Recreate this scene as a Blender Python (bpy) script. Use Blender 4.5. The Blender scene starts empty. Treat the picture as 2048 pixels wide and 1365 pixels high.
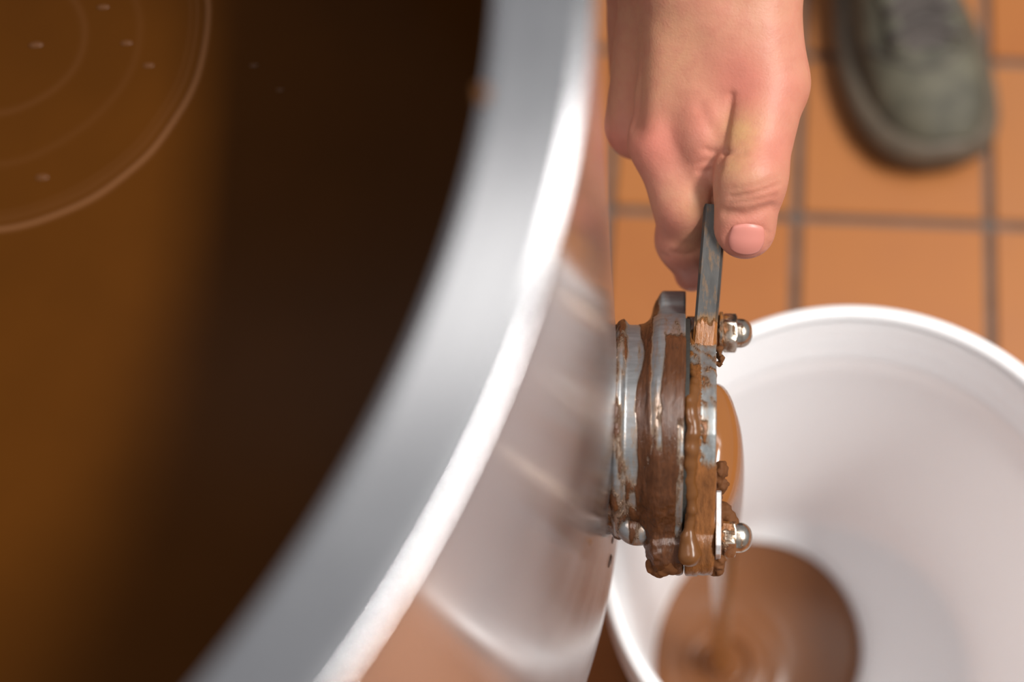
import bpy, bmesh, math, random
import numpy as np
from mathutils import Matrix, Vector

random.seed(7); RNG = np.random.default_rng(7)
scene = bpy.context.scene
COL = scene.collection

# ------------------------------------------------------------------ camera
FPX, NAD, HCAM = 3652.7, (1330.0, 2255.0), 1.1744
PC = np.array([1024.0, 682.5])
_g = np.array([NAD[0]-PC[0], -(NAD[1]-PC[1]), -FPX]); _g /= np.linalg.norm(_g)
_Z = -_g
_X = np.array([1.0, 0, 0]) - _Z*_Z[0]; _X /= np.linalg.norm(_X)
_Y = np.cross(_Z, _X)
RC = np.array([_X, _Y, _Z])                      # camera -> world
CAM = np.array([0, 0, HCAM])
cd = bpy.data.cameras.new('camera'); cam = bpy.data.objects.new('camera', cd); COL.objects.link(cam)
M = Matrix([list(RC[i])+[CAM[i]] for i in range(3)]+[[0, 0, 0, 1]]); cam.matrix_world = M
cd.sensor_width = 36.0; cd.lens = 36.0*FPX/2048.0; cd.clip_start = .02
cd.dof.use_dof = True; cd.dof.focus_distance = .785; cd.dof.aperture_fstop = 3.1
scene.camera = cam

def at(px, py, z):
    """world point seen at photo pixel (px,py) at world height z"""
    v = RC @ np.array([(px-PC[0])/FPX, -(py-PC[1])/FPX, -1.0])
    return CAM + v*((z-HCAM)/v[2])
def topix(P):
    q = (np.atleast_2d(P)-CAM) @ RC
    return np.stack([PC[0]+FPX*q[:, 0]/-q[:, 2], PC[1]-FPX*q[:, 1]/-q[:, 2]], 1)

# ------------------------------------------------------------------ light
world = bpy.data.worlds.new('World'); scene.world = world; world.use_nodes = True
world.node_tree.nodes['Background'].inputs[0].default_value = (.93, .93, .96, 1)
world.node_tree.nodes['Background'].inputs[1].default_value = .29
def area(name, loc, target, sx, sy, power, col=(1, .97, .93)):
    l = bpy.data.lights.new(name, 'AREA'); l.shape = 'RECTANGLE'; l.size = sx; l.size_y = sy
    l.energy = power; l.color = col
    o = bpy.data.objects.new(name, l); COL.objects.link(o); o.location = loc
    d = Vector(target)-Vector(loc); o.rotation_euler = d.to_track_quat('-Z', 'Y').to_euler()
    return o
# key lamp of the kitchen, then unseen lights added for rim highlights, all at ceiling height, facing straight down
area('overhead_light', (1.30, -.02, 2.5), (1.30, -.02, 0), .32, 1.25, 84)
area('overhead_light', (1.0, 1.03, 2.5), (1.0, 1.03, 0), 1.25, .26, 8)  # unseen light, added to brighten the steel rim and its bevel
area('overhead_light', (-.15, 1.02, 2.5), (-.15, 1.02, 0), 1.1, .26, 1.25)  # dim unseen panel, added to mirror as the rim's bright zone
vs = scene.view_settings
vs.view_transform = 'Standard'; vs.look = 'None'; vs.exposure = 0.35; vs.gamma = 1.0; vs.use_curve_mapping = False

# ------------------------------------------------------------------ helpers
def link(o, parent=None):
    COL.objects.link(o)
    if parent is not None: o.parent = parent
    return o
def tag(o, label=None, cat=None, group=None, kind=None):
    if label: o['label'] = label
    if cat: o['category'] = cat
    if group: o['group'] = group
    if kind: o['kind'] = kind
    return o
def empty(name, loc=(0, 0, 0)):
    o = bpy.data.objects.new(name, None); o.location = loc; o.empty_display_size = .02
    return link(o)
def mesh_obj(name, V, F, mat, parent=None, smooth=True, matrix=None, attrs=None):
    me = bpy.data.meshes.new(name)
    me.from_pydata([tuple(map(float, v)) for v in V], [], [tuple(int(i) for i in f) for f in F])
    if smooth:
        me.polygons.foreach_set('use_smooth', [True]*len(me.polygons))
    me.update()
    if mat: me.materials.append(mat)
    if attrs:
        for k, a in attrs.items():
            at_ = me.attributes.new(k, 'FLOAT', 'POINT'); at_.data.foreach_set('value', np.asarray(a, np.float32))
    o = bpy.data.objects.new(name, me); link(o, parent)
    if parent is not None:
        # geometry is given in world space; keep it there
        o.matrix_parent_inverse = Matrix.Translation(parent.location).inverted() if parent.parent is None else Matrix.Identity(4)
    if matrix is not None: o.matrix_world = matrix
    return o
def bm_obj(name, bm, mat, parent=None, smooth=False):
    me = bpy.data.meshes.new(name); bm.to_mesh(me); bm.free()
    if smooth: me.polygons.foreach_set('use_smooth', [True]*len(me.polygons))
    me.materials.append(mat)
    o = bpy.data.objects.new(name, me); link(o, parent)
    return o
def autosmooth(o, ang=35):
    me = o.data; bm = bmesh.new(); bm.from_mesh(me)
    for f in bm.faces: f.smooth = True
    for e in bm.edges:
        if len(e.link_faces) == 2 and e.calc_face_angle() > math.radians(ang): e.smooth = False
    bm.to_mesh(me); bm.free(); return o
def lathe(prof, n=128, closed=False, axis_pt=(0, 0)):
    """prof: list of (r,z). returns V,F"""
    V = []; F = []; m = len(prof)
    for i in range(n):
        a = 2*math.pi*i/n; c, s = math.cos(a), math.sin(a)
        for r, z in prof: V.append((axis_pt[0]+r*c, axis_pt[1]+r*s, z))
    for i in range(n):
        j = (i+1) % n
        for k in range(m if closed else m-1):
            l = (k+1) % m
            F.append((i*m+k, j*m+k, j*m+l, i*m+l))
    return V, F

# --- noise (value noise, vectorised)
_T = RNG.random((64, 64, 64)).astype(np.float32)
def vnoise(P):
    P = np.asarray(P, np.float32); i = np.floor(P).astype(int); f = P-i; f = f*f*(3-2*f); i &= 63; j = (i+1) & 63
    x0, y0, z0 = i[..., 0], i[..., 1], i[..., 2]; x1, y1, z1 = j[..., 0], j[..., 1], j[..., 2]
    fx, fy, fz = f[..., 0], f[..., 1], f[..., 2]
    a = _T[x0, y0, z0]*(1-fx)+_T[x1, y0, z0]*fx; b = _T[x0, y1, z0]*(1-fx)+_T[x1, y1, z0]*fx
    c = _T[x0, y0, z1]*(1-fx)+_T[x1, y0, z1]*fx; d = _T[x0, y1, z1]*(1-fx)+_T[x1, y1, z1]*fx
    return ((a*(1-fy)+b*fy)*(1-fz)+(c*(1-fy)+d*fy)*fz)*2-1
def fbm(P, o=3):
    s = 0; a = 1; t = 0; P = np.asarray(P, np.float32)
    for k in range(o): s = s+a*vnoise(P+17.3*k); t += a; a *= .5; P = P*2.03
    return s/t
def sstep(a, b, x):
    t = np.clip((x-a)/(b-a), 0, 1); return t*t*(3-2*t)

# --- signed distances
def seg(P, a, b, ra, rb):
    a = np.asarray(a, np.float32); b = np.asarray(b, np.float32); ab = b-a
    t = np.clip(((P-a) @ ab)/max(1e-12, float(ab@ab)), 0, 1)
    return np.linalg.norm(P-a-t[..., None]*ab, axis=-1)-(ra+(rb-ra)*t)
def smin(a, b, k):
    h = np.clip(.5+.5*(b-a)/k, 0, 1); return b+(a-b)*h-k*h*(1-h)
def surface_nets(fn, lo, hi, h):
    lo = np.asarray(lo, np.float32); hi = np.asarray(hi, np.float32)
    n = np.ceil((hi-lo)/h).astype(int)+1
    ax = [lo[i]+h*np.arange(n[i], dtype=np.float32) for i in range(3)]
    F = np.empty(n, np.float32)
    for i in range(0, n[0], 24):                     # slabs keep memory low
        g = np.stack(np.meshgrid(ax[0][i:i+24], ax[1], ax[2], indexing='ij'), -1)
        F[i:i+24] = fn(g)
    c = n-1; acc = np.zeros((*c, 3), np.float32); cnt = np.zeros(c, np.float32)
    for axn in range(3):
        o1, o2 = [k for k in range(3) if k != axn]
        for d1 in (0, 1):
            for d2 in (0, 1):
                s0 = [None]*3; s1 = [None]*3
                s0[axn] = slice(0, c[axn]); s1[axn] = slice(1, c[axn]+1)
                s0[o1] = s1[o1] = slice(d1, d1+c[o1]); s0[o2] = s1[o2] = slice(d2, d2+c[o2])
                A = F[tuple(s0)]; B = F[tuple(s1)]; m = (A < 0) != (B < 0)
                t = np.where(m, A/np.where(m, A-B, 1), 0)
                acc[..., axn] += t*m; acc[..., o1] += d1*m; acc[..., o2] += d2*m; cnt += m
    act = cnt > 0; idx = -np.ones(c, int); idx[act] = np.arange(act.sum())
    ii = np.argwhere(act); V = lo+h*(ii+acc[act]/cnt[act][:, None])
    Q = []
    for axn in range(3):
        o1, o2 = (axn+1) % 3, (axn+2) % 3
        s0 = [None]*3; s1 = [None]*3
        s0[axn] = slice(0, c[axn]); s1[axn] = slice(1, c[axn]+1)
        for o in (o1, o2): s0[o] = s1[o] = slice(1, c[o])
        A = F[tuple(s0)] < 0; B = F[tuple(s1)] < 0
        e = np.argwhere(A != B)
        if not len(e): continue
        fl = A[tuple(e.T)]
        e = e.copy(); e[:, o1] += 1; e[:, o2] += 1
        def cell(a, b):
            q = e.copy(); q[:, o1] -= a; q[:, o2] -= b; return idx[tuple(q.T)]
        q = np.stack([cell(1, 1), cell(0, 1), cell(0, 0), cell(1, 0)], 1)
        q[~fl] = q[~fl][:, ::-1]; Q.append(q)
    return V, np.concatenate(Q)
def grad(fn, V, e=3e-4):
    g = np.stack([fn(V+np.eye(3, dtype=np.float32)[i]*e)-fn(V-np.eye(3, dtype=np.float32)[i]*e) for i in range(3)], -1)
    return g/np.maximum(np.linalg.norm(g, axis=-1, keepdims=True), 1e-9)

# ------------------------------------------------------------------ materials
def mat(name):
    m = bpy.data.materials.new(name); m.use_nodes = True
    nt = m.node_tree; b = nt.nodes['Principled BSDF']; return m, nt, b
def N(nt, t, **kw):
    n = nt.nodes.new(t)
    for k, v in kw.items():
        if k.startswith('i_'): n.inputs[k[2:].replace('_', ' ')].default_value = v
        else: setattr(n, k, v)
    return n
def L(nt, a, b): nt.links.new(a, b)
def mapping(nt, coord='Object', scale=(1, 1, 1)):
    tc = N(nt, 'ShaderNodeTexCoord'); mp = N(nt, 'ShaderNodeMapping'); mp.inputs['Scale'].default_value = scale
    L(nt, tc.outputs[coord], mp.inputs[0]); return mp.outputs[0]
def noise(nt, vec, scale, detail=3, rough=.5, dist=0):
    n = N(nt, 'ShaderNodeTexNoise'); n.inputs['Scale'].default_value = scale; n.inputs['Detail'].default_value = detail
    n.inputs['Roughness'].default_value = rough; n.inputs['Distortion'].default_value = dist
    if vec is not None: L(nt, vec, n.inputs['Vector'])
    return n.outputs['Fac']
def ramp(nt, fac, stops):
    r = N(nt, 'ShaderNodeValToRGB'); e = r.color_ramp.elements
    while len(e) < len(stops): e.new(.5)
    for el, (p, c) in zip(e, stops): el.position = p; el.color = (*c, 1) if len(c) == 3 else c
    L(nt, fac, r.inputs[0]); return r.outputs[0]
def mrange(nt, fac, a, b, c, d):
    r = N(nt, 'ShaderNodeMapRange'); 
    for i, v in enumerate((a, b, c, d)): r.inputs[i+1].default_value = v
    L(nt, fac, r.inputs[0]); return r.outputs[0]
def bump(nt, b, h, strength=.2, dist=.001):
    bp = N(nt, 'ShaderNodeBump'); bp.inputs['Strength'].default_value = strength; bp.inputs['Distance'].default_value = dist
    L(nt, h, bp.inputs['Height']); L(nt, bp.outputs[0], b.inputs['Normal']); return bp
def math_(nt, op, a, b=None, c=None):
    n = N(nt, 'ShaderNodeMath', operation=op)
    for i, v in enumerate((a, b, c)):
        if v is None: continue
        if isinstance(v, (int, float)): n.inputs[i].default_value = v
        else: L(nt, v, n.inputs[i])
    return n.outputs[0]
def mixc(nt, fac, a, b, blend='MIX'):
    n = N(nt, 'ShaderNodeMix', data_type='RGBA', blend_type=blend)
    for s, v in ((0, fac), (6, a), (7, b)):
        if isinstance(v, (int, float)): n.inputs[s].default_value = v
        elif isinstance(v, tuple): n.inputs[s].default_value = (*v, 1)
        else: L(nt, v, n.inputs[s])
    return n.outputs[2]

# brushed stainless, brushed round the vat axis
VC = np.array([-.37154, .30158]); RO, RI, RB = .36227, .33295, .3575
ZR, ZB, ZCH = .7519, .3458, .585
def steel_round(name, base, r0, r1, aniso, streak):
    m, nt, b = mat(name)
    b.inputs['Metallic'].default_value = 1; 
    tc = N(nt, 'ShaderNodeTexCoord')
    sx = N(nt, 'ShaderNodeSeparateXYZ'); L(nt, tc.outputs['Object'], sx.inputs[0])
    rr = math_(nt, 'POWER', math_(nt, 'ADD', math_(nt, 'MULTIPLY', sx.outputs[0], sx.outputs[0]), math_(nt, 'MULTIPLY', sx.outputs[1], sx.outputs[1])), .5)
    aa = math_(nt, 'ARCTAN2', sx.outputs[1], sx.outputs[0])
    cb = N(nt, 'ShaderNodeCombineXYZ')
    L(nt, math_(nt, 'MULTIPLY', rr, 260.0), cb.inputs[0]); L(nt, math_(nt, 'MULTIPLY', aa, streak), cb.inputs[1]); L(nt, math_(nt, 'MULTIPLY', sx.outputs[2], 260.0), cb.inputs[2])
    n1 = noise(nt, cb.outputs[0], 1.0, 4, .6)
    n2 = noise(nt, tc.outputs['Object'], 14, 3, .6)
    L(nt, mixc(nt, mrange(nt, n2, .35, .7, 0, 1), base, tuple(min(1, c*1.1) for c in base)), b.inputs['Base Color'])
    L(nt, mrange(nt, math_(nt, 'ADD', math_(nt, 'MULTIPLY', n1, .5), math_(nt, 'MULTIPLY', n2, .5)), .3, .7, r0, r1), b.inputs['Roughness'])
    b.inputs['Anisotropic'].default_value = aniso; b.inputs['Anisotropic Rotation'].default_value = .25
    if aniso > 0:
        tg = N(nt, 'ShaderNodeTangent', direction_type='RADIAL', axis='Z'); L(nt, tg.outputs[0], b.inputs['Tangent'])
    bump(nt, b, n1, .03, .0006)
    return m
M_RIM = steel_round('brushed_steel_rim', (.52, .52, .535), .18, .25, .35, 2.0)
M_WALL = steel_round('polished_steel_wall', (.62, .58, .58), .15, .23, .6, 2.5)

def choc_material(name, base, rough, spec=.35, ring=False):
    m, nt, b = mat(name)
    b.inputs['Roughness'].default_value = rough; b.inputs['Specular IOR Level'].default_value = spec
    v = mapping(nt, 'Object')
    n = noise(nt, v, 25, 3)
    col = mixc(nt, mrange(nt, n, .3, .7, 0, 1), base, tuple(c*.9 for c in base))
    if ring:
        tc = N(nt, 'ShaderNodeNewGeometry'); sub = N(nt, 'ShaderNodeVectorMath', operation='SUBTRACT'); L(nt, tc.outputs['Position'], sub.inputs[0])
        sub.inputs[1].default_value = ring
        wob = noise(nt, tc.outputs['Position'], 9, 2)
        ln = N(nt, 'ShaderNodeVectorMath', operation='LENGTH'); L(nt, sub.outputs[0], ln.inputs[0])
        rad = math_(nt, 'ADD', ln.outputs['Value'], mrange(nt, wob, .3, .7, -.003, .003))
        tot = None
        for r0, w, a in ((.0815, .0011, 1.0), (.0772, .0009, .22), (.0745, .0007, .14), (.054, .0016, .10), (.032, .0016, .16)):
            q = math_(nt, 'DIVIDE', math_(nt, 'SUBTRACT', rad, r0), w)
            g = math_(nt, 'MULTIPLY', math_(nt, 'EXPONENT', math_(nt, 'MULTIPLY', math_(nt, 'MULTIPLY', q, q), -1.0)), a)
            tot = g if tot is None else math_(nt, 'ADD', tot, g)
        col = mixc(nt, math_(nt, 'MULTIPLY', tot, .75), col, (.19, .082, .034))
        bump(nt, b, tot, .5, .0006)
    L(nt, col, b.inputs['Base Color'])
    return m
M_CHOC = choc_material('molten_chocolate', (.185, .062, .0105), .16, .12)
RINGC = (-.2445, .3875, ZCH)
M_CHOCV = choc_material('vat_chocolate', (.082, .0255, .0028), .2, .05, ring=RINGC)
M_STREAM = choc_material('flowing_chocolate', (.25, .092, .024), .15, .5)
M_BUB = choc_material('chocolate_bubble', (.12, .045, .014), .3, .3); M_POOL = choc_material('pooled_chocolate', (.165, .064, .024), .22, .25)
m, nt, b = mat('chocolate_coated_wall'); M_INNER = m
v = mapping(nt, 'Object', (60, 60, 9)); n = noise(nt, v, 1, 4)
L(nt, ramp(nt, n, [(.35, (.05, .018, .004)), (.65, (.13, .05, .014))]), b.inputs['Base Color']); b.inputs['Roughness'].default_value = .45
bump(nt, b, n, .4, .002)

# metal soiled with chocolate, driven by the point attribute 'choc' (thickness of the layer)
def soiled(name, metal=(.42, .44, .46), rough=.38, grain=(1, 1, 1), choc=(.15, .055, .013), metallic=.72):
    m, nt, b = mat(name)
    a = N(nt, 'ShaderNodeAttribute', attribute_name='choc')
    v = mapping(nt, 'Object', grain)
    n = noise(nt, v, 300, 4, .6); nf = noise(nt, mapping(nt, 'Object', (1, .22, .35)), 420, 5, .7)
    fac = math_(nt, 'ADD', a.outputs['Fac'], mrange(nt, nf, .3, .7, -.22, .22))
    k = mrange(nt, fac, .36, .55, 0, 1)
    cch = mixc(nt, mrange(nt, nf, .3, .72, 0, 1), choc, tuple(c*2.5 for c in choc))
    cme = mixc(nt, mrange(nt, n, .35, .65, 0, 1), metal, tuple(c*.72 for c in metal))
    cme = mixc(nt, mrange(nt, fac, .12, .4, 0, .6), cme, (.30, .15, .045))
    L(nt, mixc(nt, k, cme, cch), b.inputs['Base Color'])
    L(nt, math_(nt, 'MULTIPLY', math_(nt, 'SUBTRACT', 1.0, k), metallic), b.inputs['Metallic'])
    L(nt, mrange(nt, k, 0, 1, rough, .26), b.inputs['Roughness'])
    b.inputs['Specular IOR Level'].default_value = .4
    bump(nt, b, math_(nt, 'ADD', math_(nt, 'MULTIPLY', k, math_(nt, 'ADD', nf, .6)), math_(nt, 'MULTIPLY', n, .12)), .8, .0010)
    return m
M_BODY = soiled('soiled_steel_body', (.31, .315, .32), .38, (.25, 1, 1), (.040, .0142, .005))
M_GATE = soiled('soiled_steel_gate', (.36, .38, .38), .5, (1, .3, 1), (.10, .038, .011))
M_LEVER = soiled('soiled_grey_lever', (.085, .083, .080), .5, (1, .2, 1))
M_NUT = soiled('soiled_bright_nut', (.60, .56, .50), .27, (1, 1, 1), (.13, .05, .014), 1.0)
M_STRAP = soiled('soiled_bright_strap', (.85, .83, .83), .4, (1, 1, 1), (.2, .08, .025))
M_CRUMB = choc_material('dry_chocolate', (.115, .042, .013), .75, .2)
M_SMEAR = choc_material('wet_chocolate', (.13, .05, .0135), .3, .4)

m, nt, b = mat('white_plastic'); M_BUCKET = m
b.inputs['Base Color'].default_value = (.97, .945, .955, 1); b.inputs['Roughness'].default_value = .38
b.inputs['Subsurface Weight'].default_value = .7; b.inputs['Subsurface Radius'].default_value = (1, .95, .93); b.inputs['Subsurface Scale'].default_value = .010
bump(nt, b, noise(nt, mapping(nt, 'Object'), 60, 2), .05, .001)

m, nt, b = mat('quarry_tile'); M_TILE = m
oi = N(nt, 'ShaderNodeObjectInfo'); v = mapping(nt, 'Object')
vv = N(nt, 'ShaderNodeVectorMath', operation='ADD'); L(nt, v, vv.inputs[0])
cbx = N(nt, 'ShaderNodeCombineXYZ'); L(nt, math_(nt, 'MULTIPLY', oi.outputs['Random'], 37.0), cbx.inputs[0]); L(nt, cbx.outputs[0], vv.inputs[1])
n1 = noise(nt, vv.outputs[0], 14, 3); n2 = noise(nt, vv.outputs[0], 400, 2)
c1 = ramp(nt, oi.outputs['Random'], [(0, (.33, .108, .026)), (.5, (.37, .132, .037)), (1, (.35, .14, .050))])
c1 = mixc(nt, mrange(nt, n1, .35, .7, 0, .5), c1, (.40, .148, .036)); c1 = mixc(nt, mrange(nt, n2, .4, .75, 0, .18), c1, (.22, .09, .04))
L(nt, c1, b.inputs['Base Color']); b.inputs['Roughness'].default_value = .42; b.inputs['Specular IOR Level'].default_value = .35
bump(nt, b, n2, .1, .0006)
m, nt, b = mat('mortar'); M_GROUT = m
n = noise(nt, mapping(nt, 'Object'), 90, 4)
L(nt, ramp(nt, n, [(.3, (.085, .062, .05)), (.7, (.14, .10, .08))]), b.inputs['Base Color']); b.inputs['Roughness'].default_value = .85

m, nt, b = mat('skin'); M_SKIN = m
v = mapping(nt, 'Object'); n1 = noise(nt, v, 42, 3, .6); n2 = noise(nt, v, 160, 3, .6); n3 = noise(nt, v, 900, 2)
ra = N(nt, 'ShaderNodeAttribute', attribute_name='red'); ya = N(nt, 'ShaderNodeAttribute', attribute_name='yellow')
c = mixc(nt, mrange(nt, n1, .35, .65, 0, 1), (.46, .218, .136), (.48, .205, .14))
c = mixc(nt, math_(nt, 'MULTIPLY', ra.outputs['Fac'], .9), c, (.50, .145, .115)); c = mixc(nt, math_(nt, 'MULTIPLY', ya.outputs['Fac'], .8), c, (.50, .30, .125))
c = mixc(nt, mrange(nt, n2, .42, .75, 0, .5), c, (.42, .15, .105))
L(nt, c, b.inputs['Base Color']); b.inputs['Roughness'].default_value = .5
b.inputs['Subsurface Weight'].default_value = .25; b.inputs['Subsurface Radius'].default_value = (.006, .0025, .0015); b.inputs['Subsurface Scale'].default_value = .6
b.inputs['Specular IOR Level'].default_value = .35
bump(nt, b, math_(nt, 'ADD', math_(nt, 'MULTIPLY', n3, .5), n2), .3, .0009)
m, nt, b = mat('nail'); M_NAIL = m
b.inputs['Base Color'].default_value = (.53, .20, .16, 1); b.inputs['Roughness'].default_value = .42
def cloth(name, base, k=1.4, scale=500, rough=.85):
    m, nt, b = mat(name); v = mapping(nt, 'Object'); n = noise(nt, v, scale, 2); n2 = noise(nt, v, 45, 3)
    c = mixc(nt, mrange(nt, n2, .35, .65, 0, 1), base, tuple(x*k for x in base)); L(nt, c, b.inputs['Base Color'])
    b.inputs['Roughness'].default_value = rough; bump(nt, b, math_(nt, 'ADD', n, n2), .3, .0015); return m
M_UPPER = cloth('olive_suede', (.056, .051, .034), 1.9, 420, .7)
M_MID = cloth('grey_brown_rubber', (.085, .064, .043), 1.35, 200, .6)
M_LACE = cloth('dark_grey_lace', (.055, .045, .04), 1.6, 700)
M_DARK = cloth('black_fabric', (.012, .012, .014), 1.6, 600)
M_SOLE = cloth('dark_outsole', (.02, .018, .014), 1.3, 300, .7)

# ------------------------------------------------------------------ floor
PT, YAW, GX, GY = .13473, -.0857, .0619, .6049
floor = mesh_obj('floor', [(-2.6, -2.2, -.004), (2.6, -2.2, -.004), (2.6, 3.0, -.004), (-2.6, 3.0, -.004)], [(0, 1, 2, 3)], M_GROUT, smooth=False)
tag(floor, 'terracotta quarry tile floor with dark mortar joints', kind='structure')
bm = bmesh.new(); bmesh.ops.create_cube(bm, size=1, matrix=Matrix.Diagonal((PT-.0072, PT-.0072, .010, 1)))
bmesh.ops.bevel(bm, geom=list(bm.edges), offset=.0014, segments=1, affect='EDGES')
tme = bpy.data.meshes.new('tile'); bm.to_mesh(tme); bm.free(); tme.materials.append(M_TILE)
cells = []
for i in range(-16, 17):
    for j in range(-16, 17):
        u, w = GX+(i+.5)*PT, GY+(j+.5)*PT
        x = u*math.cos(YAW)-w*math.sin(YAW); y = u*math.sin(YAW)+w*math.cos(YAW)
        if -2.4 < x < 2.4 and -1.9 < y < 2.8: cells.append((math.hypot(x-.22, (y-.55)), x, y))
cells.sort()
for k, (d, x, y) in enumerate(cells[:290]):
    o = bpy.data.objects.new('tile', tme); link(o, floor); o.location = (x, y, -.005+random.uniform(-.0003, .0003)); o.rotation_euler = (0, 0, YAW)
V = []; F = []; hs = (PT-.0072)/2
for d, x, y in cells[290:]:
    n0 = len(V); ca, sa = math.cos(YAW)*hs, math.sin(YAW)*hs
    for a, b_ in ((-1, -1), (1, -1), (1, 1), (-1, 1)): V.append((x+a*ca-b_*sa, y+a*sa+b_*ca, 0))
    for a, b_ in ((-1, -1), (1, -1), (1, 1), (-1, 1)): V.append((x+a*ca-b_*sa, y+a*sa+b_*ca, -.006))
    F += [(n0, n0+1, n0+2, n0+3)]+[(n0+i, n0+4+i, n0+4+(i+1) % 4, n0+(i+1) % 4) for i in range(4)]
o = mesh_obj('outlying_tiles', V, F, M_TILE, floor, smooth=False); o['kind'] = 'stuff'

# ------------------------------------------------------------------ vat
vat = empty('chocolate_vat', (VC[0], VC[1], 0))
tag(vat, 'large round stainless steel vat with wide brushed rim, full of molten chocolate', 'vat')
def local(o):            # mesh built around the vat axis
    o.matrix_parent_inverse = Matrix.Identity(4); return o
prof = [(RI, ZR-.03), (RI, ZR-.004), (RI+.0012, ZR-.0012), (RI+.004, ZR)]
prof += [(RI+.004+(RB-RI-.004)*k/6, ZR) for k in range(1, 7)]
for k in range(0, 15):
    a = math.radians(12)+(math.pi/2-math.radians(12))*k/14; prof.append((RO-.0018+.0018*math.sin(a), ZR-.0007-.0018*(1-math.cos(a))))
prof += [(RO, ZR-.012), (RO-.0012, ZR-.013)]
V, F = lathe(prof, 384); o = local(mesh_obj('rim', V, F, M_RIM, vat)); autosmooth(o, 8)
prof = [(RO-.0012, ZR-.013)]+[(RO-.0012, ZR-.013-(ZR-.013-ZB-.004)*k/24) for k in range(1, 25)]+[(RO-.002, ZB+.0012), (RO-.005, ZB), (.01, ZB)]
V, F = lathe(prof, 384); o = local(mesh_obj('outer_wall', V, F, M_WALL, vat)); autosmooth(o, 40)
prof = [(RI, ZR-.03), (RI, ZB+.05), (RI-.03, ZB+.025), (.005, ZB+.02)]
V, F = lathe(prof, 256); o = local(mesh_obj('inner_wall', V, [f[::-1] for f in F], M_INNER, vat)); autosmooth(o, 40)
for a in (45, 135, 225, 315):
    bm = bmesh.new(); bmesh.ops.create_cone(bm, cap_ends=True, segments=24, radius1=.019, radius2=.019, depth=ZB, matrix=Matrix.Translation((.2*math.cos(math.radians(a)), .2*math.sin(math.radians(a)), ZB/2)))
    o = bm_obj('leg', bm, M_WALL, vat, True); autosmooth(o)
    bm = bmesh.new(); bmesh.ops.create_cone(bm, cap_ends=True, segments=24, radius1=.034, radius2=.024, depth=.02, matrix=Matrix.Translation((.2*math.cos(math.radians(a)), .2*math.sin(math.radians(a)), .01)))
    autosmooth(bm_obj('foot', bm, M_RIM, o, True))
# smudge of chocolate on the inner edge of the rim
sp = at(966, 183, ZR)
def f(P): return np.linalg.norm((P-sp)/np.array([1.0, 1.25, .16], np.float32), axis=-1)-.0024+.0012*vnoise(P*420)
V, F = surface_nets(f, sp-.009, sp+.009, .0006)
mesh_obj('chocolate_smudge', V, F, M_SMEAR, vat)

# chocolate standing in the vat
choc = empty('molten_chocolate', (VC[0], VC[1], ZCH))
tag(choc, 'glossy brown molten chocolate filling the steel vat, marked by curved ripples', 'chocolate')
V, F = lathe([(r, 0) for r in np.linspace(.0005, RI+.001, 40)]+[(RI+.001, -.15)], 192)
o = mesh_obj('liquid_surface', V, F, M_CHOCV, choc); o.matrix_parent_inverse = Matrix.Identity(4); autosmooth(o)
for px, py, r in ((72, 90, .0016), (253, 86, .0013), (297, 131, .0012), (206, 14, .0014), (84, 355, .0014), (508, 131, .001), (560, 180, .0008)):
    p = at(px, py, ZCH)
    bm = bmesh.new(); bmesh.ops.create_icosphere(bm, subdivisions=2, radius=r, matrix=Matrix.Translation(p-np.array([VC[0], VC[1], ZCH]))@Matrix.Diagonal((1.9, 1, .4, 1))@Matrix.Rotation(.6, 4, 'Z'))
    bm_obj('bubble', bm, M_BUB, choc, True)

# ------------------------------------------------------------------ bucket
BC = np.array([.1048, .2669]); BRO, BRI, ZK = .1296, .1222, .2927
bucket = empty('bucket', (BC[0], BC[1], 0))
tag(bucket, 'white plastic bucket catching the chocolate below the outlet of the vat', 'bucket')
RF = .0985; ZF = .006
def wall_r(z): return RF+.004+(BRI-.0035-RF-.004)*(z-ZF)/(ZK-ZF)
prof = [(.0005, ZF), (RF*.5, ZF), (RF-.007, ZF), (RF-.003, ZF+.001), (RF+.001, ZF+.004), (RF+.0042, ZF+.011)]
for z in np.linspace(.02, ZK-.05, 18): prof.append((wall_r(z), z))
z1 = ZK-.046
prof += [(wall_r(z1)+.0014, z1+.002), (wall_r(z1)+.0016, z1+.012), (wall_r(z1)+.0030, z1+.016), (wall_r(z1)+.0033, z1+.032), (BRI, ZK-.006)]
body = prof
outer = [(BRI+.003, ZK-.006), (BRI+.003, ZK-.03)]+[(wall_r(z)+.003, z) for z in np.linspace(ZK-.05, .02, 10)]+[(RF+.005, .004), (RF+.002, 0), (.001, 0)]
V, F = lathe(body+outer, 192); o = mesh_obj('body', V, F, M_BUCKET, bucket); o.matrix_parent_inverse = Matrix.Identity(4); autosmooth(o, 50)
lip = []
for k in range(13):
    a = math.pi*(1-k/12); lip.append(((BRO+BRI)/2+(BRO-BRI)/2*math.cos(a), ZK-.0035+.0035*math.sin(a)))
lip += [(BRO, ZK-.013), (BRO-.002, ZK-.013), (BRO-.002, ZK-.006), (BRI, ZK-.006)]
V, F = lathe(lip, 192, closed=True); o = mesh_obj('rolled_lip', V, F, M_BUCKET, bucket); o.matrix_parent_inverse = Matrix.Identity(4); autosmooth(o, 50)
for k, zz in enumerate((ZK-.03, ZK-.045)):
    pr = [(wall_r(zz)+.003, zz+.0015), (BRO-.0005, zz+.0015), (BRO-.0005, zz-.0015), (wall_r(zz)+.003, zz-.0015)]
    V, F = lathe(pr, 128, closed=True); o = mesh_obj('stiffening_rib', V, F, M_BUCKET, bucket); o.matrix_parent_inverse = Matrix.Identity(4); autosmooth(o, 50)

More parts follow.
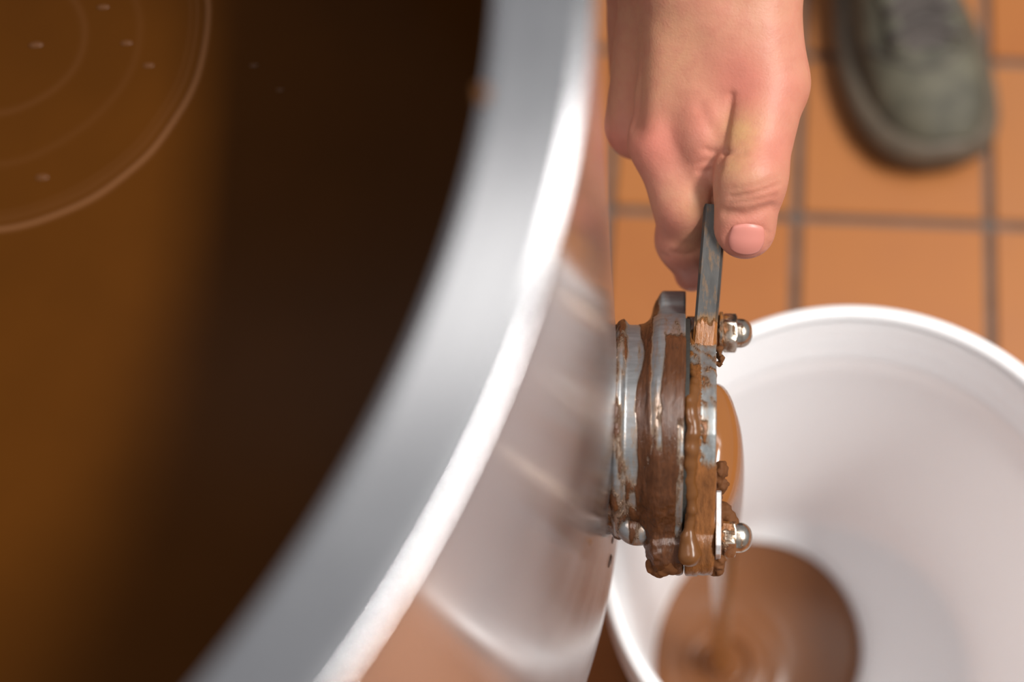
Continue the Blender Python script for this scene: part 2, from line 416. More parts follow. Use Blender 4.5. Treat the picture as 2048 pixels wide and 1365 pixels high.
# pool of chocolate on the bucket floor
PCN = at(1487, 1292, ZF+.008); LAND = at(1443, 1330, ZF+.012); PR = .0745
n = 120; V = []; F = []; rs = np.concatenate([np.linspace(.0005, PR*.9, 60), PR*(.9+.1*np.sin(np.linspace(0, math.pi/2, 10)[1:]))])
for r in rs:
    for i in range(n):
        a = 2*math.pi*i/n
        x = PCN[0]+r*math.cos(a)*(1+.02*math.sin(2*a+1)); y = PCN[1]+r*math.sin(a)*(1+.03*math.sin(3*a))
        e = max(0, (r/PR-.9)/.1); z = ZF+.0005+.0105*math.sqrt(max(0, 1-e*e))
        dl = math.hypot(x-LAND[0], y-LAND[1]); fade = math.sqrt(max(0, 1-e*e))
        z += fade*(.010*math.exp(-(dl/.013)**2)+.0035*math.exp(-((dl-.021)/.005)**2)-.0035*math.exp(-((dl-.0135)/.004)**2)+.0016*math.exp(-((dl-.034)/.007)**2))
        V.append((x, y, z))
for k in range(len(rs)-1):
    for i in range(n): j = (i+1) % n; F.append((k*n+i, k*n+j, (k+1)*n+j, (k+1)*n+i))
F.append(tuple((len(rs)-1)*n+i for i in range(n))[::-1])
V = np.array(V); o = mesh_obj('chocolate_pool', V-np.array([PCN[0], PCN[1], ZF]), F, M_POOL); o.location = (PCN[0], PCN[1], ZF)
tag(o, 'shiny round pool of milk chocolate on the floor of the white bucket', 'chocolate')

# ------------------------------------------------------------------ valve frame: X out of the vat, Y along the wall, Z up
AZ = math.radians(-3.0); ZV = .4179
VN = np.array([math.cos(AZ), math.sin(AZ), 0]); VT = np.array([-VN[1], VN[0], 0])
VO = np.array([VC[0], VC[1], 0])+VN*(RO-.0012)+np.array([0, 0, ZV])
VMAT = Matrix(((VN[0], VT[0], 0, VO[0]), (VN[1], VT[1], 0, VO[1]), (0, 0, 1, VO[2]), (0, 0, 0, 1)))
valve = bpy.data.objects.new('gate_valve', None); valve.empty_display_size = .02; link(valve); valve.matrix_world = VMAT
tag(valve, 'chocolate-smeared steel gate valve on the side of the vat, with lever and cap nuts', 'valve')
def vobj(name, V, F, mt, attrs=None, parent=valve, smooth=True):
    o = mesh_obj(name, V, F, mt, None, smooth, attrs=attrs); o.parent = parent; return o
mm = .001
def box(P, c, h, r=0.0):
    q = np.abs(P-np.asarray(c, np.float32))-(np.asarray(h, np.float32)-r)
    return np.linalg.norm(np.maximum(q, 0), axis=-1)+np.minimum(q.max(-1), 0)-r
def slab(d2, x, x0, x1, r):
    w = np.stack([d2+r, np.abs(x-(x0+x1)/2)-(x1-x0)/2+r], -1)
    return np.linalg.norm(np.maximum(w, 0), axis=-1)+np.minimum(w.max(-1), 0)-r
def hull2(P, c1, r1, c2, r2):
    a = np.array(c1, np.float32); b_ = np.array(c2, np.float32); ab = b_-a; Q = P[..., 1:]
    t = np.clip(((Q-a)@ab)/float(ab@ab), 0, 1); return np.linalg.norm(Q-a-t[..., None]*ab, axis=-1)-(r1+(r2-r1)*t)

# outlet: pipe stub, weld bead and lugged flange
def f_body(P):
    x = P[..., 0]; r = np.linalg.norm(P[..., 1:], axis=-1)
    two = smin(hull2(P, (.0, 0), .047, (.0550, .0), .0115), hull2(P, (.0, 0), .047, (-.0530, .0), .0115), .001)
    two = smin(two, r-.0515, .004)
    s_ = sstep(.0085, .0185, x); d2 = (r-.0462)*(1-s_)+two*s_
    d = slab(d2, x, -.004, .0285, .0007)*.8
    weld = np.hypot(r-.0463, x-.001)-.0022
    d = smin(d, weld, .001)
    return np.maximum(d, -np.maximum(r-.040, .001-x))
V, F = surface_nets(f_body, (-.006, -.068, -.056), (.031, .070, .056), .0007)
Gn = grad(f_body, V.astype(np.float32))
l = V[:, 0]/mm; y = V[:, 1]/mm; z = V[:, 2]/mm
streak = fbm(np.stack([l*.55, y*.055, z*.08], 1), 3); patch = fbm(np.stack([l*.22, y*.13, z*.13], 1)+9, 3); wig = fbm(np.stack([l*0, y*.05, z*.05], 1)+30, 2)*2.0
def band(a, b, s=.9): return sstep(a-s, a+s, l+wig)*(1-sstep(b-s, b+s, l+wig))
narrow = 2.2*np.exp(-((y-18)/14)**2)
C = np.zeros(len(V))
C = np.maximum(C, band(9.2+narrow*.6, 15.3-narrow*.6)*1.0*(1-sstep(47, 53, y)))
C = np.maximum(C, sstep(46, 50, y)*(1-sstep(15, 18.5, l))*.85)
C = np.maximum(C, band(19.8, 29.5)*sstep(32, 22, y)*(.95-.75*sstep(-6, -20, y)*(l > 25.2)*sstep(-56, -48, y)))
C = np.maximum(C, band(20, 27.0)*.36*sstep(60, 20, y))
C = np.maximum(C, band(-2, 3.4)*(.55+.5*patch))
C = np.maximum(C, sstep(4, -26, y)*(.36+.55*patch))
C = np.maximum(C, sstep(-18, -32, y)*band(13, 25.5)*1.05)
C = np.maximum(C, sstep(-54, -60, y)*1.1)
C = np.clip(C*.82+.42*streak, 0, 1.2)
th = sstep(.42, .75, C)*(.0002+.0003*np.clip(streak+.3, 0, 1)+.0011*sstep(-20, -60, y)*np.clip(fbm(V*330, 3)+.35, 0, 1))
vobj('outlet_flange', V+Gn*th[:, None], F, M_BODY, {'choc': C})

# dark ring added as the shade in the gap between flange and gate
V, F = lathe([(.040, .0280), (.0495, .0280), (.0495, .0304), (.040, .0304)], 96, closed=True)
autosmooth(vobj('gap_shade_ring', [(v[2], v[0], v[1]) for v in V], F, M_SOLE))

# swinging gate plate
def f_gate(P):
    x = P[..., 0]
    d2 = smin(hull2(P, (-.0495, 0), .0155, (-.012, .006), .040), hull2(P, (.0, .006), .040, (.036, .012), .012), .008)
    a = slab(d2, x, .0300, .0352, .0005); b_ = slab(d2+.0006, x, .0350, .0418, .0006)
    return np.minimum(a, b_)
V, F = surface_nets(f_gate, (.0285, -.068, -.05), (.0435, .052, .062), .0007)
Gn = grad(f_gate, V.astype(np.float32)); l = V[:, 0]/mm; y = V[:, 1]/mm; z = V[:, 2]/mm
streak = fbm(np.stack([l*.4, y*.10, z*.1], 1)+4, 3); patch = fbm(np.stack([l*.3, y*.22+l*.25, z*.2], 1)+19, 3)
C = np.full(len(V), .20)+.75*patch
C = np.maximum(C, (l < 35.2)*sstep(22, 12, y)*1.0)
C = np.maximum(C, np.exp(-((y-34)/4.5)**2)*.95)
C = np.maximum(C, sstep(-22, -36, y)*.95); C = np.clip(C+.2*streak, 0, 1.2)
th = sstep(.42, .8, C)*(.0002+.0004*np.clip(streak+.4, 0, 1))
vobj('gate_plate', V+Gn*th[:, None], F, M_GATE, {'choc': C})

# lever: flat bar that runs from the gate into the hand
LA = np.array([.0364, .028, .0085]); LB = np.array([.0408, .094, .0285])
d = (LB-LA); ln = np.linalg.norm(d); d /= ln
sx = np.cross(d, np.array([0, 0, 1.0])); sx /= np.linalg.norm(sx); sz = np.cross(sx, d)
V = []; F = []; ns = 40; hw, hh, cr = .0050, .0155, .0011
ring = [(hw, -hh+cr), (hw, hh-cr), (hw-cr, hh), (-hw+cr, hh), (-hw, hh-cr), (-hw, -hh+cr), (-hw+cr, -hh), (hw-cr, -hh)]
for k in range(ns+1):
    s = k/ns; c = LA+d*ln*s
    for a, b_ in ring: V.append(c+sx*a+sz*b_)
for k in range(ns):
    for i in range(8): j = (i+1) % 8; F.append((k*8+i, (k+1)*8+i, (k+1)*8+j, k*8+j))
F += [tuple(range(8)), tuple(ns*8+i for i in range(8))[::-1]]
V = np.array(V); cc = np.clip(.62*sstep(.046, .036, V[:, 1])+.1+.35*fbm(V*200, 3)*sstep(.06, .04, V[:, 1]), 0, 1)
o = vobj('lever', V, F, M_LEVER, {'choc': cc}); autosmooth(o, 25)

# bolts: hexagon cap nuts, washers, heads
def hexnut(x0, y0, z0, s, hgt, dome, rot=0, tilt=0):
    V = []; F = []
    def ringv(kind, x, r):
        n0 = len(V)
        for i in range(48):
            a = 2*math.pi*i/48
            if kind == 'hex':
                b_ = (a % (math.pi/3))-math.pi/6; rr = r/math.cos(b_)
            elif kind == 'ch':
                b_ = (a % (math.pi/3))-math.pi/6; rr = min(r/math.cos(b_), r*1.06)
            else: rr = r
            V.append((x, rr*math.cos(a+rot), rr*math.sin(a+rot)))
        return n0
    rings = [ringv('r', 0, .0005), ringv('ch', 0, s*.97), ringv('hex', .0006, s), ringv('hex', hgt-.0006, s), ringv('ch', hgt, s*.97), ringv('r', hgt, dome*1.0)]
    for k in range(1, 10):
        a = math.pi/2*k/9; rings.append(ringv('r', hgt+.0012+.0058*math.sin(a), max(.0003, dome*math.cos(a)**.8)))
    for p, q in zip(rings, rings[1:]):
        for i in range(48): j = (i+1) % 48; F.append((p+i, p+j, q+j, q+i))
    V = np.array(V); return V+np.array([x0, y0, z0]), F
def washer(x0, x1, y0, z0, ri, ro):
    V, F = lathe([(ri, x0), (ro-.0003, x0), (ro, x0+.0003), (ro, x1-.0003), (ro-.0003, x1), (ri, x1)], 48, closed=True)
    return np.array([(v[2], v[0]+y0, v[1]+z0) for v in V]), F
BT, BBm = .0468, -.0485
for yb, x0 in ((BT, .0452), (BBm, .0452)):
    V, F = hexnut(x0, yb, .001, .0076, .0062, .0066, rot=.35 if yb > 0 else .1)
    cc = .16+.5*np.clip(fbm(V*260+yb*90, 3), 0, 1)+(.5*sstep(.0475, .0455, V[:, 0])*np.clip(fbm(V*500, 2)+.5, 0, 1))
    if yb < 0: cc = cc+.45*sstep(.0505, .047, V[:, 0])*sstep(yb-.001, yb+.003, V[:, 1])
    o = vobj('cap_nut', V, F, M_NUT, {'choc': np.clip(cc, 0, 1)}); autosmooth(o, 28)
    V, F = washer(.0436, .0452, yb, .001, .004, .0095)
    autosmooth(vobj('washer', V, F, M_NUT, {'choc': np.clip(.4+.5*fbm(V*300, 2), 0, 1)}), 30)
    V, F = lathe([(.0001, .012), (.004, .012), (.004, .0448), (.0001, .0448)], 24)
    V = np.array([(v[2], v[0]+yb, v[1]+.001) for v in V]); autosmooth(vobj('bolt', V, F, M_NUT, {'choc': np.full(len(V), .7)}), 30)
V, F = washer(.0290, .0436, BT, .001, .004, .0072)          # spacer tube on the upper bolt
autosmooth(vobj('spacer', V, F, M_NUT, {'choc': np.clip(.45+.6*fbm(V*220, 2), 0, 1)}), 30)
# rounded bolt head behind the lower lug
hp = np.array([.0095, -.0462, .003], np.float32)
def f_head(P): 
    q = (P-hp); return smin(np.linalg.norm(q*np.array([.85, 1, 1], np.float32), axis=-1)-.0076, np.linalg.norm(q+np.array([.0045, -.003, 0], np.float32), axis=-1)-.0058, .003)
V, F = surface_nets(f_head, hp-.014, hp+.014, .0007)
cc = np.clip(.46+.8*fbm(V*np.array([260, 60, 60])+3, 3), 0, 1); vobj('bolt_head', V, F, M_BODY, {'choc': cc})

# thin locking strap under the lower nut
bm = bmesh.new(); prof = [(-.0600, -.016), (-.0600, .013), (-.0570, .017), (-.0335, .017), (-.0320, .0155), (-.0320, -.016)]
a = [bm.verts.new((.0425, p, q)) for p, q in prof]; b_ = [bm.verts.new((.0448, p, q)) for p, q in prof]
bm.faces.new(a[::-1]); bm.faces.new(b_)
for i in range(len(prof)): j = (i+1) % len(prof); bm.faces.new((a[i], a[j], b_[j], b_[i]))
bmesh.ops.recalc_face_normals(bm, faces=bm.faces); bmesh.ops.bevel(bm, geom=list(bm.edges), offset=.0003, segments=1, affect='EDGES')
o = bm_obj('locking_strap', bm, M_STRAP, valve); at_ = o.data.attributes.new('choc', 'FLOAT', 'POINT')
at_.data.foreach_set('value', [.05+.55*(v.co.x < .0428) for v in o.data.vertices])

# thick bead of chocolate along the gate edge that ends in a hanging drop
def gate_top(yy):          # height of the gate's upper edge at yy
    zz = np.linspace(.07, -.03, 400); P = np.stack([np.full(400, .033), np.full(400, yy), zz], 1)
    s = f_gate(P.astype(np.float32)); k = np.argmax(s < 0); return zz[k]
path = []
for yy in np.linspace(.016, -.0535, 15): path.append((.0316+.0007*math.sin(yy*260), yy, gate_top(yy)+.0005))
path.append((.0318, -.0600, gate_top(-.0535)-.003))
rad = [.0008, .0016, .0021, .0024, .0026, .0027, .0026, .0029, .0031, .0028, .0026, .0027, .0024, .0020, .0032, .0052]
def f_bead(P):
    s = None
    for (a, b_, ra, rb) in zip(path, path[1:], rad, rad[1:]):
        q = seg(P, a, b_, ra, rb); s = q if s is None else smin(s, q, .0012)
    return s+.0005*vnoise(P*240)
V, F = surface_nets(f_bead, (.024, -.07, -.025), (.041, .022, .056), .0006)
vobj('chocolate_drip', V, F, M_SMEAR)
# clots and crumbs of set chocolate
def clot(name, pts, mtl, amp=.0010, fr=420, h=.0006, k=.002):
    P0 = np.array([p[:3] for p in pts]); r0 = np.array([p[3] for p in pts])
    def f(P):
        s = None
        for p, r in zip(P0, r0):
            q = np.linalg.norm(P-p.astype(np.float32), axis=-1)-r; s = q if s is None else smin(s, q, k)
        return s+amp*fbm(P*fr, 2)
    V, F = surface_nets(f, P0.min(0)-r0.max()-.002, P0.max(0)+r0.max()+.002, h)
    return vobj(name, V, F, mtl)
rr = random.Random(3)
clot('chocolate_clot', [(.0175+.0012*i+rr.uniform(-.0006, .0006), -.0600-rr.uniform(0, .0022), rr.uniform(-.006, .006), .0034) for i in range(8)], M_CRUMB, .0014, 300)
clot('chocolate_crumbs', [(.0430+rr.uniform(-.001, .0022), -.0235-.0009*i, .022-.0009*i+rr.uniform(-.002, .002), .0024) for i in range(9)], M_CRUMB, .0016, 520)
clot('chocolate_crumbs', [(.0428+rr.uniform(-.0006, .0008), -.0330-.0016*i, .010+rr.uniform(-.004, .004), .0018) for i in range(9)], M_CRUMB, .0016, 520)
clot('chocolate_crumbs', [(.0425+rr.uniform(-.0016, .0022), -.0585-rr.uniform(0, .0035), rr.uniform(-.006, .004), .0024) for i in range(9)], M_CRUMB, .0016, 520)
clot('chocolate_crumbs', [(.0435+rr.uniform(-.0008, .001), .031-.0016*i, .022+rr.uniform(-.003, .003), .0013) for i in range(6)], M_CRUMB, .0012, 600)
clot('chocolate_crumbs', [(.0440+rr.uniform(-.0005, .0008), BT+rr.uniform(-.002, .008), .003+rr.uniform(-.001, .003), .0019) for i in range(6)], M_CRUMB, .0012, 520)
clot('chocolate_clot', [(.0452+.0008*i, -.0375-.0010*i+rr.uniform(-.0005, .0005), .0035, .0042-.0003*i) for i in range(7)], M_CRUMB, .0012, 380)
clot('chocolate_clot', [(.0115+.0006*i, -.0310-.0018*i, .031-.0030*i, .0018+.0001*i) for i in range(10)], M_SMEAR, .0006, 300)
# specks that splashed on the vat wall below the outlet
for px, py, r in ((1180, 1085, .0016), (1225, 1081, .0018), (1221, 1120, .0026), (1218, 1129, .0018)):
    v_ = RC@np.array([(px-PC[0])/FPX, -(py-PC[1])/FPX, -1.0]); A2 = v_[0]**2+v_[1]**2; B2 = -2*(v_[0]*VC[0]+v_[1]*VC[1]); C2 = VC@VC-(RO-.0012)**2
    dsc = B2*B2-4*A2*C2
    t = (-B2-math.sqrt(max(0, dsc)))/(2*A2); p = CAM+v_*t
    bm = bmesh.new(); bmesh.ops.create_icosphere(bm, subdivisions=2, radius=r)
    nrm = np.array([p[0]-VC[0], p[1]-VC[1], 0]); nrm /= np.linalg.norm(nrm)
    bm.transform(Matrix.Translation(Vector(p)-Vector((VC[0], VC[1], 0)))@Vector(nrm).to_track_quat('Z', 'Y').to_matrix().to_4x4()@Matrix.Diagonal((1, 1.5, .3, 1)))
    bm_obj('chocolate_speck', bm, M_SMEAR, vat, True)

# ------------------------------------------------------------------ falling stream
def vw(p): return VO+VN*p[0]+VT*p[1]+np.array([0, 0, p[2]])
top = vw((.040, -.004, -.004))
secs = []   # (centre, half-width out, half-width along)
zt = ZV+.004; zl = float(LAND[2])-.004
for s in np.linspace(0, 1, 46):
    z = zt+(zl-zt)*s
    drop = zt-z
    w = math.exp(-drop/.075)
    out = .0405+.0075*(1-math.exp(-drop/.03))
    cen0 = VO+VN*out+VT*(-.006)
    cx = cen0[0]*(1-s**1.2)+LAND[0]*s**1.2; cy = cen0[1]*(1-s**1.2)+LAND[1]*s**1.2
    secs.append((np.array([cx, cy, z]), .0065+.0055*w*sstep(0, .012, drop), .0075+.0275*w*(1-.3*sstep(.012, 0, drop))))
V = []; F = []; n = 40
for c, a, b_ in secs:
    for i in range(n):
        t = 2*math.pi*i/n; V.append(c+VN*a*math.cos(t)+VT*b_*math.sin(t))
for k in range(len(secs)-1):
    for i in range(n): j = (i+1) % n; F.append((k*n+i, (k+1)*n+i, (k+1)*n+j, k*n+j))
F += [tuple(range(n)), tuple((len(secs)-1)*n+i for i in range(n))[::-1]]
o = mesh_obj('chocolate_stream', V, F, M_STREAM)
tag(o, 'smooth brown stream of chocolate pouring from the open valve into the bucket', 'chocolate')

# ------------------------------------------------------------------ hand
def Z_(d): return HCAM-d
def J(px, py, d): return at(px, py, HCAM-d).astype(np.float32)
wr = J(1415, -190, .640); fa = J(1440, -620, .50)
im_, mm_, rm_, lm_ = J(1334, 282, .717), J(1276, 252, .738), J(1283, 225, .762), J(1300, 190, .786)
ib, mb, rb_, lb = J(1385, -70, .668), J(1335, -80, .680), J(1287, -90, .70), J(1290, -100, .72)
ip, idp, it = J(1379, 396, .727), J(1377, 484, .750), J(1384, 547, .767)
tc_, tm, ti, tt = J(1505, -60, .672), J(1527, 165, .694), J(1501, 355, .700), J(1489, 455, .716)
# palmar side curled fingers (below the index finger, hidden from above)
def curl(base, side):
    a = base; b_ = base+np.array([.016, .008, -.028], np.float32)*side; c = b_+np.array([.010, .024, -.004], np.float32); e = c+np.array([-.002, .015, .013], np.float32)
    return [(a, b_), (b_, c), (c, e)]
wb0, wb1, wb2 = J(1432, 140, .694), J(1420, 270, .7035), J(1410, 345, .711)
def f_palm(P):
    s = None
    for a, b_, ra, rb2 in ((ib, im_, .019, .0165), (mb, mm_, .019, .0155), (rb_, rm_, .018, .0145), (lb, lm_, .017, .0135), (mb, (im_+tm)/2, .021, .016), (tc_, tm, .021, .0185), (wb0, wb1, .0165, .0115), (wb1, wb2, .0115, .0085), (ib, tm, .021, .0165), (wr, ib, .024, .020), (wr, mb, .025, .020), (wr, rb_, .023, .019), (wr, tc_, .022, .020), (fa, wr, .036, .025)):
        q = seg(P, a, b_, ra, rb2); s = q if s is None else smin(s, q, .011)
    return s
def f_index(P):
    s = seg(P, im_, ip, .0168, .0162)
    s = smin(s, seg(P, ip, idp, .0162, .0138), .006); s = smin(s, seg(P, idp, it, .0138, .0084), .006)
    return s
def f_thumb(P):
    s = seg(P, tm, ti, .0182, .0150)
    s = smin(s, seg(P, ti, tt, .0150, .0136), .006)
    return s
def f_others(P):
    s = None
    for base, r0 in ((mm_, .0135), (rm_, .013), (lm_, .0115)):
        prev = None
        for a, b_ in curl(base, 1):
            q = seg(P, a, b_, r0*1.0, r0*.88); prev = q if prev is None else smin(prev, q, .004)
        s = prev if s is None else smin(s, prev, .0015)
    return s
def f_hand(P):
    s = f_palm(P)
    s = smin(s, f_others(P), .005)
    s = smin(s, f_index(P), .004)
    return smin(s, f_thumb(P), .0032)
allp = np.array([wr, im_, mm_, rm_, lm_, it, tt, tm, ip, tc_]+[p for bse in (mm_, rm_, lm_) for sg in curl(bse, 1) for p in sg])
lo = allp.min(0)-.026; hi = allp.max(0)+.03; hi[1] += .06; hi[2] += .05
V, F = surface_nets(f_hand, lo, hi, .0014)
V = V.astype(np.float32)
for _ in range(2): V = V-f_hand(V)[:, None]*grad(f_hand, V, 6e-4)*.8
Gn = grad(f_hand, V, 6e-4)
pix = topix(V)
facing = np.clip(np.sum(Gn*((CAM-V)/np.linalg.norm(CAM-V, axis=1)[:, None]), 1), 0, 1)
depth = np.linalg.norm(V-CAM, axis=1)
def crease(pts, w, amt):
    """soft fold along a polyline on the upper side of the hand"""
    dmin = np.full(len(V), 1e9)
    for a, b_ in zip(pts, pts[1:]):
        a = np.array(a, float); b_ = np.array(b_, float); ab = b_-a; t = np.clip(((pix-a)@ab)/(ab@ab), 0, 1)
        dmin = np.minimum(dmin, np.linalg.norm(pix-a-t[:, None]*ab, axis=1))
    return -amt*np.exp(-(dmin/w)**2)*sstep(.05, .35, facing)
dsp = np.zeros(len(V))
for pts, w, amt in (
    ([(1462, 395), (1500, 390), (1560, 368)], 5, .0007), ([(1458, 408), (1500, 402), (1552, 392)], 4, .0005), ([(1465, 378), (1510, 372), (1562, 352)], 4, .0004),
    ([(1452, 425), (1490, 432), (1545, 415)], 11, .0014), ([(1412, 300), (1430, 306), (1446, 303)], 6, .0009), ([(1450, 302), (1470, 308), (1488, 305)], 7, .0009),
    ([(1396, 345), (1420, 343), (1440, 335)], 5, .0007), ([(1378, 330), (1400, 326), (1435, 318)], 5, .0004), ([(1340, 505), (1375, 510), (1395, 503)], 6, .0006),
    ([(1402, 215), (1412, 240), (1424, 262)], 14, .0008), ([(1462, 190), (1455, 240), (1446, 300)], 7, .0012), ([(1446, 300), (1432, 350), (1424, 430)], 6, .0012),
    ([(1455, 497), (1451, 474), (1466, 459), (1495, 453), (1522, 456), (1540, 468), (1536, 492)], 5, .0007), ([(1262, 30), (1262, 150), (1268, 250)], 26, .0022), ([(1300, 500), (1335, 515)], 5, .0007)):
    dsp += crease(pts, w, amt)
for (x, y0), w, amt in (((1308, 290), 36, .0016), ((1230, 262), 30, .001), ((1505, 340), 50, .0008), ((1345, 410), 40, .0006)):
    dsp += amt*np.exp(-((pix[:, 0]-x)**2+(pix[:, 1]-y0)**2)/w**2)*sstep(.0, .3, facing)
dsp += .0007*fbm(V*55, 2)
red = np.zeros(len(V)); yel = np.zeros(len(V))
for x, y0, w, a in ((1310, 285, 70, .8), (1400, 230, 60, .55), (1480, 165, 70, .8), (1560, 190, 60, .5), (1540, 300, 50, .6), (1490, 480, 50, .8), (1400, 325, 45, .5), (1540, 390, 40, .4), (1340, 450, 50, .5), (1370, 550, 60, .5), (1225, 290, 50, .6)):
    red = np.maximum(red, a*np.exp(-((pix[:, 0]-x)**2+(pix[:, 1]-y0)**2)/w**2))
for x, y0, w, a in ((1480, 265, 42, .9), (1470, 330, 35, .6), (1395, 410, 40, .45), (1385, 480, 30, .4), (1330, 120, 120, .25)):
    yel = np.maximum(yel, a*np.exp(-((pix[:, 0]-x)**2+(pix[:, 1]-y0)**2)/w**2))
V2 = V+Gn*dsp[:, None]
org = wr.astype(float)
person = mesh_obj('person', V2-org, F, M_SKIN, attrs={'red': red, 'yellow': yel}); person.location = org
tag(person, "bare hand of a person reaching down, thumb and forefinger pinching the valve lever", 'person')
# thumb nail
axis = (tt-ti); axis /= np.linalg.norm(axis)
c0 = at(1494, 484, Z_(.712)).astype(np.float32); vd = (c0-CAM); vd /= np.linalg.norm(vd); p = (CAM+vd*.6).astype(np.float32)
for _ in range(60): p = p+(vd*f_hand(p[None])[0]).astype(np.float32)
nn = grad(f_hand, p[None], 6e-4)[0]; uu = axis-nn*float(axis@nn); uu /= np.linalg.norm(uu); ww = np.cross(nn, uu)
V = []; F = []; nu = 16
for i in range(nu+1):
    for j in range(nu+1):
        a = -1+2*i/nu; c = -1+2*j/nu
        # square to rounded shape
        x = a*math.sqrt(1-c*c*.5); yv = c*math.sqrt(1-a*a*.42)
        q = (p+uu*(x*.0088)+ww*(yv*.0108)).astype(np.float32)
        for _ in range(4): q = q-f_hand(q[None])[0]*grad(f_hand, q[None], 6e-4)[0]
        g = grad(f_hand, q[None], 6e-4)[0]; rim_ = max(abs(a), abs(c))
        V.append(q+g*(.00045-.0012*max(abs(c), max(0, -a))**7+.0003*max(0, a)**3-.0008*(rim_ > .99)))
for i in range(nu):
    for j in range(nu): n0 = i*(nu+1)+j; F.append((n0, n0+1, n0+nu+2, n0+nu+1))
o = mesh_obj('thumbnail', np.array(V)-org, F, M_NAIL); o.parent = person
# sleeve over the forearm (above the picture)
ax_ = (fa-wr).astype(float); ax_ /= np.linalg.norm(ax_); s0 = wr+ax_*.085
u_ = np.cross(ax_, [1, 0, 0]); u_ /= np.linalg.norm(u_); w_ = np.cross(ax_, u_)
V = []; F = []; n = 40; st = [(0, .036), (.0, .041), (.02, .043), (.08, .046), (.16, .052), (.24, .056), (.30, .057), (.32, .03), (.322, .001)]
for s, r in st:
    for i in range(n):
        t = 2*math.pi*i/n; rr_ = r*(1+.03*math.sin(5*t+s*60)); V.append(s0+ax_*s+u_*rr_*math.cos(t)+w_*rr_*math.sin(t))
for k in range(len(st)-1):
    for i in range(n): j = (i+1) % n; F.append((k*n+i, k*n+j, (k+1)*n+j, (k+1)*n+i))
o = mesh_obj('sleeve', np.array(V)-org, F, M_DARK); o.parent = person

# ------------------------------------------------------------------ shoe
toe = at(1868, 352, 0.0); back_ = at(1770, -60, 0.0)
ydir = np.array([toe[0]-back_[0], toe[1]-back_[1]]); ydir /= np.linalg.norm(ydir)
shoe = empty('shoe', (toe[0], toe[1], 0)); shoe.rotation_euler = (0, 0, math.atan2(ydir[1], ydir[0])+math.pi/2)
tag(shoe, 'olive green lace-up shoe with grey-brown rubber sole standing on the terracotta tiles', 'shoe')
# local frame: toe at origin, heel at +Y ; +X = medial side of a right foot seen from its front
def outline(s, grow=0):
    """half widths (lateral, medial) of the sole at distance s from the toe tip"""
    Ltot = .285
    kn = [0, .004, .012, .028, .05, .08, .11, .15, .19, .23, .262, .278, .285]
    la = [.006, .020, .031, .042, .0485, .0515, .050, .044, .038, .035, .031, .020, .004]
    me = [.012, .028, .038, .046, .0495, .0495, .046, .038, .034, .035, .032, .020, .004]
    return np.interp(s, kn, la)+grow, np.interp(s, kn, me)+grow
def loft(name, rows, mt, nsec=48, cap=True):
    V = []; F = []
    for r in rows: V += r
    n = len(rows[0])
    for k in range(len(rows)-1):
        for i in range(n): j = (i+1) % n; F.append((k*n+i, k*n+j, (k+1)*n+j, (k+1)*n+i))
    if cap: F += [tuple(range(n))[::-1], tuple((len(rows)-1)*n+i for i in range(n))]
    o = mesh_obj(name, V, F, mt); o.parent = shoe; return o
ss = np.concatenate([[0, .002, .006], np.linspace(.012, .27, 30), [.278, .283, .285]])
def sole_ring(z, grow, lift=0):
    pts = []
    for s in ss: l_, m_ = outline(s, grow); pts.append((-l_, s-grow*(1-s/.1425), z+lift*max(0, 1-s/.06)**2))
    for s in ss[::-1]: l_, m_ = outline(s, grow); pts.append((m_, s-grow*(1-s/.1425), z+lift*max(0, 1-s/.06)**2))
    return pts
loft('outsole', [sole_ring(.0, -.002, .006), sole_ring(.001, .0, .006), sole_ring(.006, .0005, .006), sole_ring(.0065, -.001, .006)], M_SOLE)
loft('midsole', [sole_ring(.006, -.001, .006), sole_ring(.008, .002, .006), sole_ring(.017, .0035, .007), sole_ring(.027, .002, .008), sole_ring(.0315, -.003, .008), sole_ring(.032, -.008, .008)], M_MID)
# upper: arched cross sections
hk = [0, .006, .02, .045, .08, .12, .16, .20, .24, .268, .281]; hv = [.012, .022, .033, .042, .052, .066, .084, .094, .098, .097, .09]
rows = []
for s in np.concatenate([[.004, .0065, .010, .015, .021], np.linspace(.03, .262, 26), [.272, .279, .281]]):
    l_, m_ = outline(s, -.0075); top_ = .024+np.interp(s, hk, hv)*.9; zb = .026+.008*max(0, 1-s/.06)**2
    rw = []; na = 25
    for i in range(na):
        a = math.pi*i/(na-1); c = math.cos(a); sn = math.sin(a)
        xx = (-l_ if c > 0 else m_)*abs(c)**.75
        narrow_ = 1-.45*sstep(.09, .2, s)*sn**2
        xx = xx*narrow_ + .006*sn*(1-sstep(.02, .1, s))
        rw.append((xx, s, zb+(top_-zb)*sn**(.8)+.0012*float(vnoise(np.array([[xx*45, s*45, i*.2]]))[0])))
    rows.append(rw)
loft('upper', rows, M_UPPER)
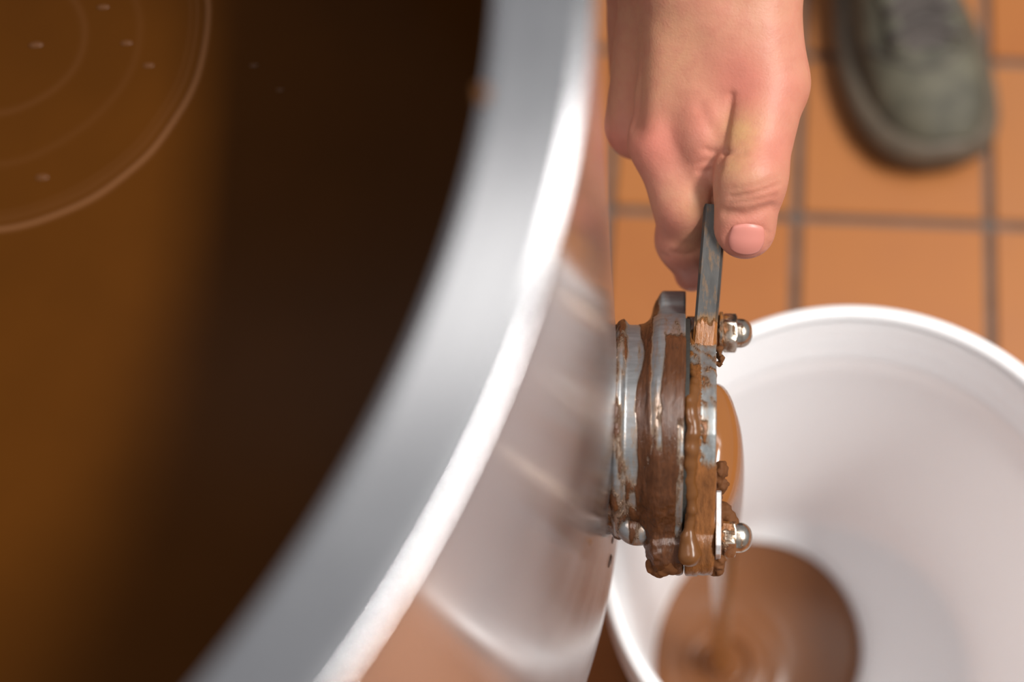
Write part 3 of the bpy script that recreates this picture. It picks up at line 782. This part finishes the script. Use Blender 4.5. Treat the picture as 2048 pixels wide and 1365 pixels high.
# toe overlay panel seam, tongue, eyestays and laces
def up_z(x, s):
    l_, m_ = outline(s, -.0075); top_ = .024+np.interp(s, hk, hv)*.9; h = l_ if x < 0 else m_
    nar = 1.0
    for _ in range(6):
        c = min(1, abs(x)/max(1e-4, h*nar))**(1/.75); sn = math.sqrt(max(0, 1-c*c)); nar = 1-.45*sstep(.09, .2, s)*sn**2
    return .026+(top_-.026)*sn**.8
def tube(name, pts, r, mt, flat=1.0, n=8):
    V = []; F = []; pts = [np.array(p, float) for p in pts]
    for k, p in enumerate(pts):
        d_ = pts[min(k+1, len(pts)-1)]-pts[max(k-1, 0)]; d_ /= np.linalg.norm(d_); a = np.cross(d_, [0, 0, 1.0]); a /= max(1e-6, np.linalg.norm(a)); b2 = np.cross(a, d_)
        for i in range(n): t = 2*math.pi*i/n; V.append(p+a*r*math.cos(t)+b2*r*flat*math.sin(t))
    for k in range(len(pts)-1):
        for i in range(n): j = (i+1) % n; F.append((k*n+i, k*n+j, (k+1)*n+j, (k+1)*n+i))
    F += [tuple(range(n))[::-1], tuple((len(pts)-1)*n+i for i in range(n))]
    o = mesh_obj(name, V, F, mt); o.parent = shoe; return o
tg = []
for s in np.linspace(.064, .19, 14): tg.append([(x, s, up_z(x, s)+.0015+.002*(1-abs(x)/.02)) for x in np.linspace(-.02, .022, 9)])
V = [p for r in tg for p in r]+[(p[0], p[1], p[2]-.004) for r in tg for p in r]; F = []; nn_ = len(tg)*9
for k in range(len(tg)-1):
    for i in range(8): n0 = k*9+i; F.append((n0, n0+1, n0+10, n0+9)); F.append((nn_+n0, nn_+n0+9, nn_+n0+10, nn_+n0+1))
o = mesh_obj('tongue', V, F, M_LACE); o.parent = shoe
for sgn in (-1, 1):
    tube('eyestay', [(sgn*(.019+.006*k/10)+.001, .064+.0125*k, up_z(sgn*(.019+.006*k/10), .064+.0125*k)+.001) for k in range(11)], .0065, M_UPPER, .4)
for k in range(6):
    s = .074+.019*k
    tube('lace', [(x, s+.004*math.cos(x*90), up_z(x, s)+.0065-.000008*(abs(x)*1000)**2*.4) for x in np.linspace(-.024, .026, 11)], .0032, M_LACE, .55)
    if k < 5:
        tube('lace', [(x, s+(x+.024)/.05*.019, up_z(x, s+(x+.024)/.05*.019)+.0055) for x in np.linspace(-.024, .026, 11)], .0030, M_LACE, .55)
tube('toe_seam', [(x, .052-.03*(x/.04)**2*(-1)-.0, up_z(x, .052+.03*(x/.04)**2)+.0004) for x in np.linspace(-.040, .040, 21)], .0011, M_LACE)
# trouser leg that rises out of the shoe (behind the hand's frame edge)
V = []; F = []; n = 32; st = [((0, .215, .085), .046), ((0, .217, .10), .056), ((0, .225, .20), .062), ((.0, .235, .33), .066), ((0, .235, .45), .07), ((0, .235, .455), .002)]
for c, r in st:
    for i in range(n): t = 2*math.pi*i/n; V.append((c[0]+r*math.cos(t), c[1]+r*1.1*math.sin(t), c[2]))
for k in range(len(st)-1):
    for i in range(n): j = (i+1) % n; F.append((k*n+i, k*n+j, (k+1)*n+j, (k+1)*n+i))
o = mesh_obj('trouser_leg', V, F, M_DARK); o.parent = shoe
